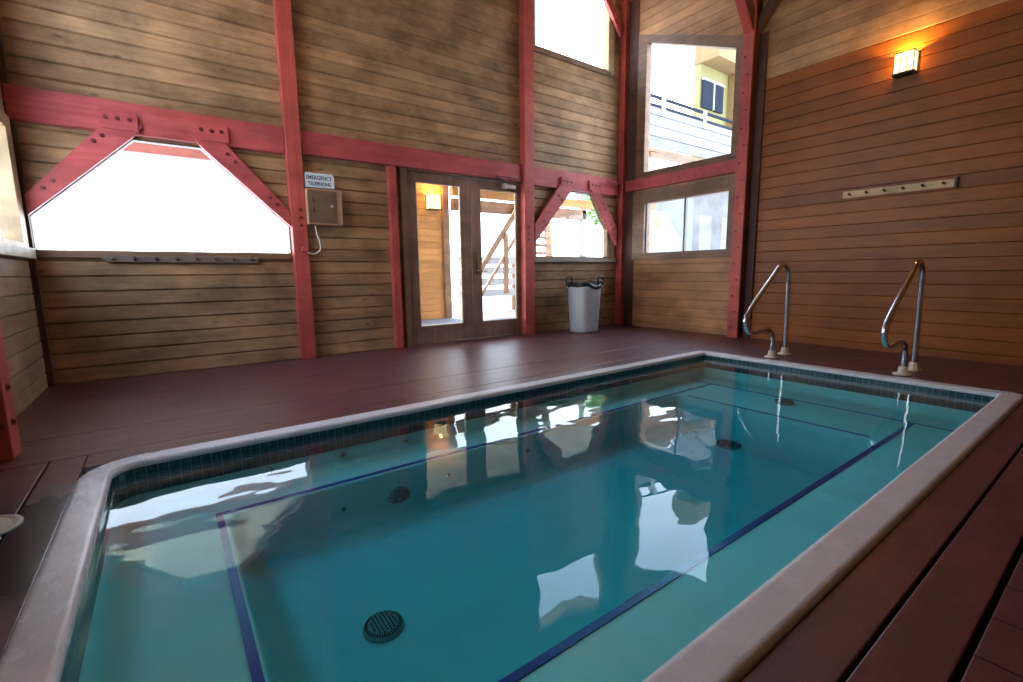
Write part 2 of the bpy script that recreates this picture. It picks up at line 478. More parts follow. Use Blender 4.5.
w1 = [(-.93, .24), (1.25, .24), (1.25, .57), (.45, 1.34), (-.12, 1.34), (-.93, .56)]
w2 = [(4.93, .24), (6.74, .24), (6.74, .62), (6.24, 1.37), (5.70, 1.37), (4.93, .64)]
w3 = [(4.93, 3.44), (6.60, 3.44), (6.60, 4.62), (4.93, 4.62)]
door_hole = [(2.63, -1.02), (4.70, -1.02), (4.70, 1.41), (2.63, 1.41)]
far = siding(XD - .12, XB + .12, ZF - .02, ROOF0 + .12, [w1, w2, w3, door_hole], .008, lambda s, z, d: (s, YA + d, z), groove=.017, depth=.02)
struct(obj('wall_far', far, 'siding_far'), 'weathered brown board wall with the double door and six-sided windows')

bw = [(5.53, 3.86), (3.90, 3.18), (3.90, 1.67), (5.53, 1.67)]
sw = [(5.50, .28), (3.90, .28), (3.90, 1.19), (5.50, 1.19)]
top = lambda z: (z - ROOF0 - .06) / SLOPE + YA
Wend = lambda s, z, d: (XB + d, s, z)
b = siding(3.60, YA + .02, ZF - .02, ROOF0, [bw, sw], .256, Wend, groove=.008, depth=.010, top=top)
struct(obj('wall_end', b, 'siding_end'), 'brown board wall holding the two slider windows beyond the pool')
b = siding(YN - .12, 3.60, ZF - .02, 2.584, [], .256, Wend, groove=.002, depth=.011, lip=5.5)
struct(obj('wall_right', b, 'siding_red'), 'reddish brown stained board wall behind the handrails')
b = siding(YN - .12, 3.60, 2.584, roof_z(3.60), [], .256, Wend, groove=.008, depth=.010, top=top)
struct(obj('wall_upper', b, 'siding_pale'), 'paler unstained boards above the reddish wall')

dw = [(3.95, .28), (5.84, .28), (5.84, 1.28), (3.95, 1.28)]
Wl = lambda s, z, d: (XD - d, s, z)
uw = [(5.53, 3.86), (3.90, 3.18), (3.90, 1.75), (5.53, 1.75)]
dw2 = [(2.05, .28), (3.55, .28), (3.55, 1.28), (2.05, 1.28)]
b = siding(YN - .12, YA + .02, ZF - .02, ROOF0, [dw, uw, dw2], .008, Wl, groove=.012, depth=.014, top=top)
struct(obj('wall_left', b, 'siding_left'), 'pale brown board wall with a window at the pool short side')
b = siding(XD - .12, XB + .12, ZF - .02, roof_z(YN) + .05, [], .008, lambda s, z, d: (s, YN - d, z), groove=.012, depth=.014)
struct(obj('wall_near', b, 'siding_near'))

# roof: boards along the length, following the slope
bm = BM(); y = YN - .3; bwid = .15
while y < YA + .3:
    y2 = y + bwid
    z1, z2 = roof_z(y), roof_z(y2 - .006)
    prism(bm, [(XD - .2, y, z1), (XD - .2, y2 - .006, z2), (XD - .2, y2 - .006, z2 + .04), (XD - .2, y, z1 + .04)], (XB - XD + .4, 0, 0))
    y = y2
prism(bm, [(XD - .25, YN - .4, roof_z(YN - .4) + .035), (XD - .25, YA + 1.15, roof_z(YA + 1.15) + .035), (XD - .25, YA + 1.15, roof_z(YA + 1.15) + .16), (XD - .25, YN - .4, roof_z(YN - .4) + .16)], (XB - XD + .5, 0, 0))  # overhang lengthened out of view to keep sun from the high window
struct(obj('ceiling', bm, 'roof_boards'), 'sloping board ceiling')

# ------------------------------------------------------------------ floor deck
PX0, PX1, PY0, PY1 = -.44, 5.31, .505, 3.265      # outer edge of the coping
bm = BM()
def plank(x0, x1, y0, y1, bev=.004): box(bm, x0, x1, y0, y1, ZF - .03, ZF, bev)
g = .012
# courses along the near long side
plank(-.60, 5.308, .352 + g / 2, PY0 - .004); plank(-.78, 5.308, .19 + g / 2, .352 - g / 2)
# boards laid crosswise beyond them
x = XD - .1; w = .223
while x < XB:
    plank(x, min(x + w - .008, XB), YN - .1, .19 - g, .003); x += w
# short side by the left wall: boards running the other way
plank(-.598, PX0 - .004, PY0 + .002, 3.50); plank(-.78, -.606, .354, 3.50); plank(XD - .05, -.788, .20, 3.50)
# far deck: first course, then wide sheets
plank(PX0, 5.31, PY1 + .004, 3.50); plank(XD - .05, XB, 3.504, 4.02); plank(XD - .05, XB, 4.024, 4.9); plank(XD - .05, XB, 4.903, YA + .05)
# far short side
plank(PX1 + .004, 5.60, .20, 3.50); plank(5.604, 6.25, .20, 3.50); plank(6.254, XB, .20, 3.50)
floor = struct(obj('floor', bm, 'deck'), 'dark red-brown painted wooden deck around the pool')
bm = BM()
for (x0, x1, y0, y1) in ((XD - .2, XB + .2, YN - .2, PY0 - .001), (XD - .2, XB + .2, PY1 + .001, YA + .2), (XD - .2, PX0 - .001, PY0 - .01, PY1 + .01), (PX1 + .001, XB + .2, PY0 - .01, PY1 + .01)):
    box(bm, x0, x1, y0, y1, ZF - .10, ZF - .028)
sf = obj('subfloor', bm, 'deck_gap', floor)

# ------------------------------------------------------------------ pool
WZ, BZ, FZ = -1.042, -1.27, -1.60
IX0, IX1, IY0, IY1 = -.325, 5.165, .635, 3.135
def rrect(x0, x1, y0, y1, rad, n=8):
    """radii per corner: (x0y0, x1y0, x1y1, x0y1)"""
    if not isinstance(rad, tuple): rad = (rad,) * 4
    out = []
    for (cx, cy, r, a) in ((x0 + rad[0], y0 + rad[0], rad[0], PI), (x1 - rad[1], y0 + rad[1], rad[1], 1.5 * PI), (x1 - rad[2], y1 - rad[2], rad[2], 0), (x0 + rad[3], y1 - rad[3], rad[3], .5 * PI)):
        for k in range(n + 1):
            t = a + PI / 2 * k / n; out.append((cx + r * math.cos(t), cy + r * math.sin(t)))
    return out
pool = thing('swimming_pool', 'long rectangular pool with pale coping, teal basin and navy bench stripes set in the deck', 'pool', (2.4, 1.88, ZF))
def loops(bm, ls, close=False, smooth=True, uv=False):
    rings = [[bm.verts.new((x, y, z)) for x, y in L] for L, z in ls]
    fs = []
    for i in range(len(rings) - 1):
        n = len(rings[i])
        for k in range(n): fs.append(bm.faces.new((rings[i][k], rings[i][(k + 1) % n], rings[i + 1][(k + 1) % n], rings[i + 1][k])))
    for f in fs: f.smooth = smooth
    if close: bm.faces.new(rings[-1])
    return rings
def rr_in(d, r0): return rrect(PX0 + d, PX1 - d, PY0 + d, PY1 - d, tuple(max(.02, q - d) for q in r0))
R0 = (.26, .10, .12, .26)
bm = BM()
cw = .118
loops(bm, [(rr_in(0, R0), -1.03), (rr_in(0, R0), -.992), (rr_in(.004, R0), -.984), (rr_in(.010, R0), -.980), (rr_in(.018, R0), -.978), (rr_in(.024, R0), -.978), (rr_in(.108, R0), -.978), (rr_in(.114, R0), -.978), (rr_in(.122, R0), -.981), (rr_in(.132, R0), -.990), (rr_in(.133, R0), -1.010), (rr_in(.128, R0), -1.016), (rr_in(.120, R0), -1.018)])
bmesh.ops.recalc_face_normals(bm, faces=bm.faces)
obj('coping', bm, 'coping', pool, 'pale off-white coping rim, wet beside the left wall')
# waterline tile band with its own uv
inner = rr_in(.130, R0)
bm = BM(); uvl = bm.loops.layers.uv.new('UVMap')
Ls = [0]
for i in range(len(inner)): Ls.append(Ls[-1] + (Vector(inner[(i + 1) % len(inner)]) - Vector(inner[i])).length)
zt, zb_ = -1.012, -1.162
for i in range(len(inner)):
    a, c = inner[i], inner[(i + 1) % len(inner)]
    vs = [bm.verts.new(p) for p in ((*a, zb_), (*c, zb_), (*c, zt), (*a, zt))]
    f = bm.faces.new(vs)
    for l, u in zip(f.loops, ((Ls[i], 0), (Ls[i + 1], 0), (Ls[i + 1], zt - zb_), (Ls[i], zt - zb_))): l[uvl].uv = u
obj('waterline_tiles', bm, 'tile', pool, 'band of small dark green tiles at the waterline')
bm = BM()
RB = (.14, .1, .1, .14)
well = rrect(.14, 4.20, 1.12, 2.83, .10)
wl = lambda d: rrect(.14 + d, 4.20 - d, 1.087 + d, 2.83 - d, .10 + d * .3)
loops(bm, [(rr_in(.124, R0), -1.02), (rr_in(.124, R0), BZ + .03), (rr_in(.145, R0), BZ + .008), (rr_in(.17, R0), BZ), (wl(0), BZ), (wl(.012), BZ - .015), (wl(.02), FZ + .14), (wl(.05), FZ + .05), (wl(.12), FZ + .008), (wl(.2), FZ)], close=True)
bmesh.ops.recalc_face_normals(bm, faces=bm.faces)
for f in bm.faces: f.normal_flip()
obj('basin', bm, 'plaster', pool, 'pale teal plaster basin with a bench around its well')
def stripe(x0, x1, y0, y1, z=BZ):
    b_ = BM(); box(b_, x0, x1, y0, y1, z - .01, z + .004); obj('tile_stripe', b_, 'stripe', pool)
stripe(.14, 4.86, 1.052, 1.085); stripe(.14, 4.86, 2.832, 2.862); stripe(.105, .138, 1.052, 2.862)
stripe(4.86, 4.882, .66, 3.11); stripe(4.205, 4.227, 1.16, 2.72)
def drain(x, y, z, r, name='drain_cover'):
    b_ = BM(); lathe(b_, [(r, z - .004), (r, z + .008), (r * .93, z + .018), (r * .70, z + .026), (.01, z + .028)], x, y, 32)
    d_ = obj(name, b_, 'drain', pool, 'round domed drain cover pierced with small holes')
    b_ = BM()
    n = int(r / .012)
    for i in range(-n, n + 1):
        for j in range(-n, n + 1):
            px, py = i * .0165, j * .0165 + (i % 2) * .008
            q = math.hypot(px, py)
            if q > r * .68: continue
            lathe(b_, [(.0048, z + .02), (.0048, z + .0298)], x + px, y + py, 6)
    for k in range(44):
        t = 2 * PI * k / 44; c, s = math.cos(t), math.sin(t)
        tube(b_, [(x + c * r * .76, y + s * r * .76, z + .0265), (x + c * r * .92, y + s * r * .92, z + .0215)], .0028, 4)
    obj('drain_holes', b_, 'drain_dark', d_)
drain(.66, 1.92, FZ, .092); drain(4.05, 2.17, FZ, .11); drain(4.68, 1.99, BZ, .085)
def jet(x, y, z, r=.028):
    b_ = BM(); tube(b_, [(x, y + .01, z), (x, y - .008, z)], r, 20); tube(b_, [(x, y - .008, z), (x, y - .016, z)], [r * .8, r * .55], 20)
    j = obj('water_jet', b_, 'drain', pool)
    b_ = BM(); tube(b_, [(x, y - .012, z), (x, y - .018, z)], r * .32, 12); obj('nozzle', b_, 'drain_dark', j)
for x, z in ((.76, -1.43), (1.49, -1.41), (2.20, -1.40), (3.0, -1.40)): jet(x, 2.825, z)
for x in (.42, .86, 1.31, 2.1): jet(x, IY1 - .01, -1.20, .022)
b_ = BM(); tube(b_, [(1.12, 2.82, -1.47), (1.12, 2.805, -1.47)], [.085, .078], 32); tube(b_, [(1.12, 2.806, -1.47), (1.12, 2.800, -1.47)], [.07, .05], 32)
sg = obj('suction_grate', b_, 'drain', pool)
b_ = BM()
for k_ in range(16):
    a_ = 2 * PI * k_ / 16
    tube(b_, [(1.12 + .018 * math.cos(a_), 2.801, -1.47 + .018 * math.sin(a_)), (1.12 + .066 * math.cos(a_), 2.803, -1.47 + .066 * math.sin(a_))], .0035, 5)
obj('grate_slots', b_, 'drain_dark', sg)
# water
bm = BM(); box(bm, IX0 + .0, IX1, IY0, IY1, FZ - .05, WZ)
wtr = rebase(obj('pool_water', bm, 'water'), (2.4, 1.88, WZ))
tag(wtr, 'clear blue-green water filling the rectangular pool, gently rippled', 'water', kind='stuff')

# ------------------------------------------------------------------ timber frame (red)
YF = 5.93                                          # front plane of the posts, measured positions scaled onto it
K = YF / YA
def sx(v): return v * K
def beam_x(name, label, x0, x1, z0, z1, y0=YF, y1=YA + .02, mat='red_paint', cat='beam', group=None):
    t = thing(name, label, cat, ((x0 + x1) / 2, y1, z0), group)
    b_ = BM(); box(b_, x0, x1, y0, y1, z0, z1, .006); obj('timber', b_, mat, t); return t
def post(name, label, x0, x1, y0, y1, z1, mat='red_post'):
    t = thing(name, label, 'post', ((x0 + x1) / 2, (y0 + y1) / 2, ZF))
    b_ = BM(); box(b_, x0, x1, y0, y1, ZF, z1, .006); obj('timber', b_, mat, t); return t
BG = YF + .045                                      # rails sit a little behind the posts
p1 = post('wooden_post', 'tall red painted post between the big six-sided window and the phone box', sx(1.27), sx(1.435), YF, YA, roof_z(YF) - .02)
p2 = post('wooden_post', 'tall red painted post beside the double door, next to the trash can bay', sx(4.72), sx(4.91), YF, YA, roof_z(YF) - .02)
pc = post('wooden_post', 'slim red corner post where the door wall meets the slider window wall', 6.862, 6.948, 5.915, YA, roof_z(5.9) - .02)
pe = post('wooden_post', 'thick bolted red post right of the slider windows', 6.772, 6.805, 3.602, 3.76, roof_z(3.62) - .02)
b_ = BM(); box(b_, 6.80, XB, 3.60, 3.758, ZF, roof_z(3.60) - .02); obj('shaded_side', b_, 'dark_plank_and_shade', pe, 'rest of the red post, its shaded side coloured dark brown')  # unlit side of the post coloured dark brown instead of red
pl_ = post('wooden_post', 'red post with bolts standing at the left wall near the pool corner', XD, -.765, 3.66, 3.84, roof_z(3.66) - .02)
for z in (-.62, -.80): bolt(pl_, (-.80, 3.655, z), (0, -1, 0), .013)
for z in (-.60, -.80): bolt(pl_, (-.762, 3.74, z), (1, 0, 0), .013)
for i in range(17): bolt(pe, (6.766, 3.71 - .05 * (i % 2), -.85 + i * .235), (-1, 0, 0), .010)
st = beam_x('door_stud', 'narrow red vertical stud left of the double door', sx(2.50), sx(2.60), ZF, 1.40 * K, YF + .03, YA + .02, 'red_post', 'stud')
bL = beam_x('wooden_beam', 'red horizontal beam above the large six-sided window', XD + .01, sx(1.265), 1.385 * K, 1.675 * K, BG)
bM = beam_x('wooden_beam', 'red horizontal beam over the phone box and double door', sx(1.44), sx(4.715), 1.41 * K, 1.67 * K, BG)
bR = beam_x('wooden_beam', 'red horizontal beam above the small window over the trash can', sx(4.915), 6.80, 1.385 * K, 1.675 * K, BG)
te = thing('wooden_beam', 'red horizontal beam between the two slider windows', 'beam', (6.93, 4.8, 1.40))
b_ = BM(); box(b_, 6.885, XB + .01, 3.76, 5.88, 1.415, 1.60, .006); obj('timber', b_, 'red_paint', te)
bD = thing('wooden_beam', 'dark red beam along the left wall above its window', 'beam', (XD, 4.8, 1.38))
b_ = BM(); box(b_, XD, XD + .07, 3.845, 5.55, 1.40, 1.66, .006); obj('timber', b_, 'red_paint', bD)
# end caps of the long middle beam
b_ = BM(); box(b_, sx(1.44), sx(1.49), BG - .012, BG + .01, 1.40 * K, 1.61 * K, .003); obj('end_plate', b_, 'red_paint', bM)

def brace(label, pts, bolts, plates, y0=None, mat='red_paint', thick=.06, yy=None):
    """diagonal brace in the far wall's plane: pts polygon (x,z) at plane y0"""
    y0 = YF + .012 if y0 is None else y0
    cx = sum(p[0] for p in pts) / len(pts); zmin = min(p[1] for p in pts)
    t = thing('diagonal_brace', label, 'brace', (cx, y0 + thick, zmin))
    b_ = BM(); prism(b_, [(x, y0, z) for x, z in pts], (0, thick, 0), .004); obj('timber', b_, mat, t)
    for (x0, x1, z0, z1) in plates:
        b_ = BM(); box(b_, x0, x1, y0 - .008, y0 + .04, z0, z1, .002); obj('plate', b_, mat, t)
    for x, z, up in bolts: bolt(t, (x, y0 - (.008 if up else 0), z), (0, -1, 0), .013, .016)
    return t
k = (YF + .012) / YA
s = lambda L: [(x * k, z * k) for x, z in L]
def blts(L, up=0): return [(x * k, z * k, up) for x, z in L]
brace('red diagonal brace at the big window corner nearest the left wall',
      s([(-.93, .56), (-.12, 1.34), (-.02, 1.46), (-.22, 1.47), (-.34, 1.42), (-.93, .74)]),
      blts([(-.30, 1.50), (-.21, 1.50), (-.12, 1.50)], 1) + blts([(-.41, 1.27), (-.34, 1.33), (-.80, .81), (-.73, .88)]),
      [(-.35 * k, -.06 * k, 1.40 * k, 1.56 * k)])
brace('red diagonal brace between the big window and the tall post by the phone box',
      s([(1.265, .555), (.45, 1.335), (.36, 1.46), (.56, 1.47), (.66, 1.41), (1.265, .73)]),
      blts([(.46, 1.51), (.55, 1.51), (.64, 1.51)], 1) + blts([(.68, 1.29), (.75, 1.22), (1.06, .87), (1.13, .80)]),
      [(.40 * k, .70 * k, 1.40 * k, 1.57 * k), (1.275 * K, 1.43 * K, .50 * K, .82 * K)])
for z in (.58, .67, .76): bolt(p1, (1.37 * K, YF - .014, z * K), (0, -1, 0), .012)
brace('red diagonal brace on the left of the small window above the trash can',
      s([(4.925, .47), (5.70, 1.33), (5.75, 1.46), (5.50, 1.47), (4.925, .78)]),
      blts([(5.55, 1.50), (5.63, 1.50), (5.71, 1.50)], 1) + blts([(5.44, 1.26), (5.51, 1.20), (5.11, .83), (5.17, .78)]),
      [(5.49 * k, 5.77 * k, 1.42 * k, 1.57 * k)])
for z in (.52, .62, .72): bolt(p2, (4.79 * K, YF - .004, z * K), (0, -1, 0), .012)
brace('red diagonal brace on the right of the small window, against the corner post',
      s([(6.88, .48), (6.26, 1.34), (6.18, 1.46), (6.38, 1.47), (6.88, .80)]),
      blts([(6.22, 1.50), (6.31, 1.50), (6.40, 1.50)], 1) + blts([(6.50, 1.20), (6.56, 1.11), (6.74, .86), (6.80, .77)]),
      [(6.15 * k, 6.44 * k, 1.42 * k, 1.57 * k)])
brace('brown diagonal brace high in the corner beside the upper window',
      [(6.78, 4.02), (6.78, 4.20), (6.30, 4.78), (6.12, 4.78)], [], [], yy=None, mat='red_paint')
# knee braces on the end post
t = thing('knee_brace', 'red knee brace rising from the bolted end post toward the roof', 'brace', (6.77, 3.68, 3.2))
b_ = BM(); prism(b_, [(6.77, 3.62, 3.20), (6.77, 3.62, 3.42), (6.32, 3.62, 3.96), (6.14, 3.62, 3.96)], (0, .12, 0), .004); obj('timber', b_, 'red_post', t)
b_ = BM(); prism(b_, [(6.77, 3.602, 3.22), (6.77, 3.602, 3.44), (6.35, 3.602, 3.95), (6.20, 3.602, 3.95)], (0, .016, 0)); obj('shade_sheet', b_, 'dark_plank_and_shade', t, 'dark sheet standing for shade on the side of the brace')  # thin dark layer imitates shade on the brace's right face
t = thing('knee_brace', 'dark knee brace against the wall right of the bolted end post', 'brace', (6.9, 3.5, 3.1))
b_ = BM(); prism(b_, [(6.84, 3.598, 3.21), (6.84, 3.598, 3.40), (6.84, 3.34, 3.70), (6.84, 3.20, 3.70)], (.09, 0, 0), .004); obj('timber', b_, 'dark_plank_and_shade', t)
t = thing('shade_strip', 'dark narrow strip standing for shade beside the bolted end post', 'board', (6.93, 3.55, ZF))  # strip coloured dark for the shade beside the post, not a real board
b_ = BM(); box(b_, 6.915, XB, 3.49, 3.598, ZF, 3.2, .003); obj('board', b_, 'dark_plank_and_shade', t)
t = thing('corner_board', 'dark vertical board in the corner beside the upper slider window', 'board', (6.93, 5.8, ZF))
b_ = BM(); box(b_, 6.938, XB, 5.70, 5.91, ZF, 4.6, .003); obj('board', b_, 'dark_plank_and_shade', t)
t = thing('corner_board', 'dark corner board where the left wall meets the far wall', 'board', (XD + .03, YA - .03, ZF))
b_ = BM(); box(b_, XD - .01, XD + .045, YA - .06, YA + .01, ZF, 4.6, .003); obj('board', b_, 'dark_plank_and_shade', t)
# metal rod from the beam into the corner
b_ = BM(); tube(b_, [(6.42, 5.90, 1.56), (6.80, 5.90, 1.555)], .012, 10); tube(b_, [(6.60, 5.90, 1.558), (6.66, 5.90, 1.557)], .028, 12)
tag(rebase(obj('tie_rod', b_, 'red_paint'), (6.6, 5.9, 1.56)), 'short red tie rod with a collar at the end of the beam by the corner', 'rod')

# ------------------------------------------------------------------ windows on the far wall
def poly_frame(bm, poly, wd, y0, y1):
    """frame bars along the inside of a convex polygon (x,z)"""
    n = len(poly); cx = sum(p[0] for p in poly) / n; cz = sum(p[1] for p in poly) / n
    def offset(d):
        out = []
        for i in range(n):
            p0, p1, p2 = (Vector(poly[(i - 1) % n]), Vector(poly[i]), Vector(poly[(i + 1) % n]))
            def ln(a, c):
                e = (c - a).normalized(); nn = Vector((-e.y, e.x))
                if nn.dot(Vector((cx, cz)) - a) < 0: nn = -nn
                return a + nn * d, e
            (a, e1), (c, e2) = ln(p0, p1), ln(p1, p2)
            den = e1.x * e2.y - e1.y * e2.x
            tt = ((c - a).x * e2.y - (c - a).y * e2.x) / den
            q = a + e1 * tt; out.append((q.x, q.y))
        return out
    q = offset(wd)
    for i in range(n):
        j = (i + 1) % n
        prism(bm, [(poly[i][0], y0, poly[i][1]), (poly[j][0], y0, poly[j][1]), (q[j][0], y0, q[j][1]), (q[i][0], y0, q[i][1])], (0, y1 - y0, 0))
    return q
def far_window(n, poly, fr, label, mat='casing_x'):
    t = sempty('window_%d' % n, (poly[0][0], YA, poly[0][1]), label)
    b_ = BM(); q = poly_frame(b_, poly, fr, YA + .005, YA + .10); obj('window_frame', b_, mat, t)
    b_ = BM(); prism(b_, [(x, YA + .05, z) for x, z in q], (0, .006, 0)); obj('pane', b_, 'glass', t)
    return t
W1 = far_window(1, w1, .018, 'large six-sided window under the red beam')
b_ = BM(); box(b_, XD, sx(1.25), YA - .035, YA + .02, .185, .238, .004); obj('sill', b_, 'casing_x', W1)
W2 = far_window(2, w2, .022, 'small six-sided window above the trash can')
b_ = BM(); box(b_, sx(4.91), 6.80, YA - .07, YA + .02, .165, .236, .004); obj('sill', b_, 'grey_sill', W2)
b_ = BM(); box(b_, 6.62, 6.70, YA - .0, YA + .10, .26, .78, .002); box(b_, 6.72, 6.80, YA - .02, YA + .02, .236, .6, .003); obj('casing', b_, 'pale_casing', W2)
W3 = far_window(3, w3, .02, 'high window over the trash can bay')
b_ = BM(); box(b_, sx(4.91), 6.62, YA - .03, YA + .02, 3.36, 3.43, .004); obj('sill', b_, 'casing_x', W3)
b_ = BM(); box(b_, 6.56, 6.70, YA - .02, YA + .10, 3.40, 4.66, .003); obj('casing', b_, 'pale_casing', W3)

# end wall windows ------------------------------------------------------
def yz_prism(bm, pts, x0, x1, bev=0): return prism(bm, [(x0, y, z) for y, z in pts], (x1 - x0, 0, 0), bev)
def end_frame(parent, poly, out, name='casing', x0=None, mat='casing_y'):
    """poly opening, out: outer polygon of same length"""
    b_ = BM(); n = len(poly); x0 = XB - .035 if x0 is None else x0
    for i in range(n):
        j = (i + 1) % n
        yz_prism(b_, [out[i], out[j], poly[j], poly[i]], x0, XB + .10, .002)
    return obj(name, b_, mat, parent)
W4 = sempty('window_4', (XB, 4.7, 1.67), 'large slider window with a raked head, above the beam')
inn = [(5.50, 3.80), (3.93, 3.14), (3.93, 1.70), (5.50, 1.70)]
end_frame(W4, inn, [(5.68, 3.98), (3.79, 3.26), (3.79, 1.60), (5.68, 1.60)])
b_ = BM(); yz_prism(b_, [(5.55, 3.86), (3.90, 3.16), (3.90, 1.66), (5.55, 1.66)], XB + .05, XB + .056); obj('pane', b_, 'glass', W4)
W5 = sempty('window_5', (XB, 4.7, .28), 'low two-pane slider window beside the bolted post')
inn = [(5.47, 1.17), (3.93, 1.17), (3.93, .30), (5.47, .30)]
end_frame(W5, inn, [(5.72, 1.38), (3.79, 1.38), (3.79, .20), (5.72, .20)])
b_ = BM(); box(b_, XB + .02, XB + .07, 4.68, 4.71, .30, 1.17); box(b_, XB + .02, XB + .06, 3.93, 5.47, .295, .318); box(b_, XB + .02, XB + .06, 5.452, 5.472, .30, 1.17); obj('sash', b_, 'lid_black', W5)
b_ = BM(); box(b_, XB + .04, XB + .046, 3.90, 4.69, .28, 1.19); obj('pane', b_, 'glass', W5)
b_ = BM(); box(b_, XB + .05, XB + .056, 4.69, 5.50, .28, 1.19); obj('pane', b_, 'glass', W5)
# left wall window
W6 = sempty('window_6', (XD, 4.9, .28), 'window in the left wall with pale wood casing')
b_ = BM()
inn = [(3.98, .30), (5.74, .30), (5.74, 1.24), (3.98, 1.24)]; outp = [(3.88, .26), (5.93, .26), (5.93, 1.36), (3.88, 1.36)]
for i in range(4):
    j = (i + 1) % 4; prism(b_, [(XD - .10, y, z) for y, z in (outp[i], outp[j], inn[j], inn[i])], (.13, 0, 0), .002)
obj('casing', b_, 'pale_casing', W6)
b_ = BM(); box(b_, XD - .06, XD - .054, 3.95, 5.80, .28, 1.28); obj('pane', b_, 'glass', W6)
b_ = BM(); box(b_, XD - .08, XD + .06, 3.86, 5.97, .17, .262, .004); obj('sill', b_, 'pale_sill', W6)

W9 = sempty('window_8', (XD, 2.8, .28), 'unseen window added to the left wall for skylight, nearer the viewpoint')  # added out of view to bring blue skylight onto coping and deck
b_ = BM(); inn = [(2.08, .30), (3.52, .30), (3.52, 1.24), (2.08, 1.24)]; outp = [(1.98, .2), (3.62, .2), (3.62, 1.36), (1.98, 1.36)]
for i in range(4):
    j = (i + 1) % 4; prism(b_, [(XD - .10, y, z) for y, z in (outp[i], outp[j], inn[j], inn[i])], (.13, 0, 0), .002)
obj('casing', b_, 'pale_casing', W9)
b_ = BM(); box(b_, XD - .06, XD - .054, 2.05, 3.55, .28, 1.28); obj('pane', b_, 'glass', W9)
W7 = sempty('window_7', (XD, 4.7, 1.75), 'unseen raked window added high in the left wall for skylight')  # mirrors the end-wall window, added unseen for more daylight
b_ = BM(); inn = [(5.50, 3.80), (3.93, 3.14), (3.93, 1.78), (5.50, 1.78)]; outp = [(5.66, 3.95), (3.79, 3.22), (3.79, 1.70), (5.66, 1.70)]
for i in range(4):
    j = (i + 1) % 4; prism(b_, [(XD - .10, y, z) for y, z in (outp[i], outp[j], inn[j], inn[i])], (.13, 0, 0), .002)
obj('casing', b_, 'pale_casing', W7)
b_ = BM(); yz_prism(b_, [(5.53, 3.84), (3.90, 3.16), (3.90, 1.75), (5.53, 1.75)], XD - .06, XD - .054); obj('pane', b_, 'glass', W7)

# ------------------------------------------------------------------ double door
D = sempty('door_1', (3.67, YA, ZF), 'brown wooden glazed double door')
b_ = BM(); y0, y1 = YA - .05, YA + .11
prism(b_, [(2.62, y0, -1), (2.70, y0, -1), (2.70, y0, 1.36), (2.62, y0, 1.41)], (0, y1 - y0, 0), .003)
prism(b_, [(4.71, y0, -1), (4.655, y0, -1), (4.655, y0, 1.36), (4.71, y0, 1.41)], (0, y1 - y0, 0), .003)
prism(b_, [(2.62, y0, 1.41), (4.71, y0, 1.41), (4.655, y0, 1.355), (2.70, y0, 1.355)], (0, y1 - y0, 0), .003)
box(b_, 2.62, 4.71, YA - .02, YA + .11, -1.01, -.985)
obj('door_frame', b_, 'casing_v', D)
def leaf(x0, x1, gx0, gx1, z1):
    b_ = BM(); y0, y1 = YA + .0, YA + .05; gz0, gz1 = -.745, 1.235
    box(b_, x0, gx0, y0, y1, -.98, z1, .003); box(b_, gx1, x1, y0, y1, -.98, z1, .003)
    box(b_, gx0, gx1, y0, y1, -.98, gz0, .003); box(b_, gx0, gx1, y0, y1, gz1, z1, .003)
    L = obj('door_leaf', b_, 'door_wood', D)
    b_ = BM(); box(b_, gx0 - .01, gx1 + .01, YA + .022, YA + .028, gz0 - .01, gz1 + .01); obj('pane', b_, 'glass', L)
    b_ = BM()
    for (a0, a1, c0, c1) in ((gx0, gx0 + .014, gz0, gz1), (gx1 - .014, gx1, gz0, gz1), (gx0, gx1, gz0, gz0 + .014), (gx0, gx1, gz1 - .014, gz1)):
        box(b_, a0, a1, YA + .008, YA + .042, c0, c1)
    obj('glazing_bead', b_, 'pale_casing', L)
    return L
l1 = leaf(2.705, 3.712, 2.85, 3.55, 1.35); l2 = leaf(3.722, 4.65, 3.88, 4.55, 1.35)
def hinge(L, x, z):
    b_ = BM(); tube(b_, [(x, YA - .005, z - .05), (x, YA - .005, z + .05)], .009, 10); obj('hinge', b_, 'dull_metal', L)
for z in (-.8, .2, 1.15): hinge(l1, 2.703, z); hinge(l2, 4.652, z)
b_ = BM(); box(b_, 3.755, 3.835, YA - .012, YA + .002, -.02, .32, .004); box(b_, 3.775, 3.815, YA - .02, YA - .01, .12, .27, .003); lk = obj('lock_plate', b_, 'brass', l2)
b_ = BM(); tube(b_, [(3.79, YA, .03), (3.79, YA - .055, .03)], .012, 10); tube(b_, [(3.785, YA - .055, .03), (3.93, YA - .055, .028)], .011, 10); obj('lever_handle', b_, 'dull_metal', l2)
b_ = BM(); box(b_, 4.24, 4.50, YA - .06, YA - .002, 1.265, 1.325, .006); box(b_, 4.27, 4.32, YA - .07, YA - .058, 1.25, 1.335, .003)
cl = obj('door_closer', b_, 'dull_metal', l2)
b_ = BM(); tube(b_, [(4.30, YA - .04, 1.34), (4.12, YA - .10, 1.41), (4.50, YA - .10, 1.42), (4.62, YA - .03, 1.42)], .008, 8); tube(b_, [(4.12, YA - .09, 1.36), (4.12, YA - .09, 1.43)], .012, 8); obj('closer_arm', b_, 'lid_black', l2)

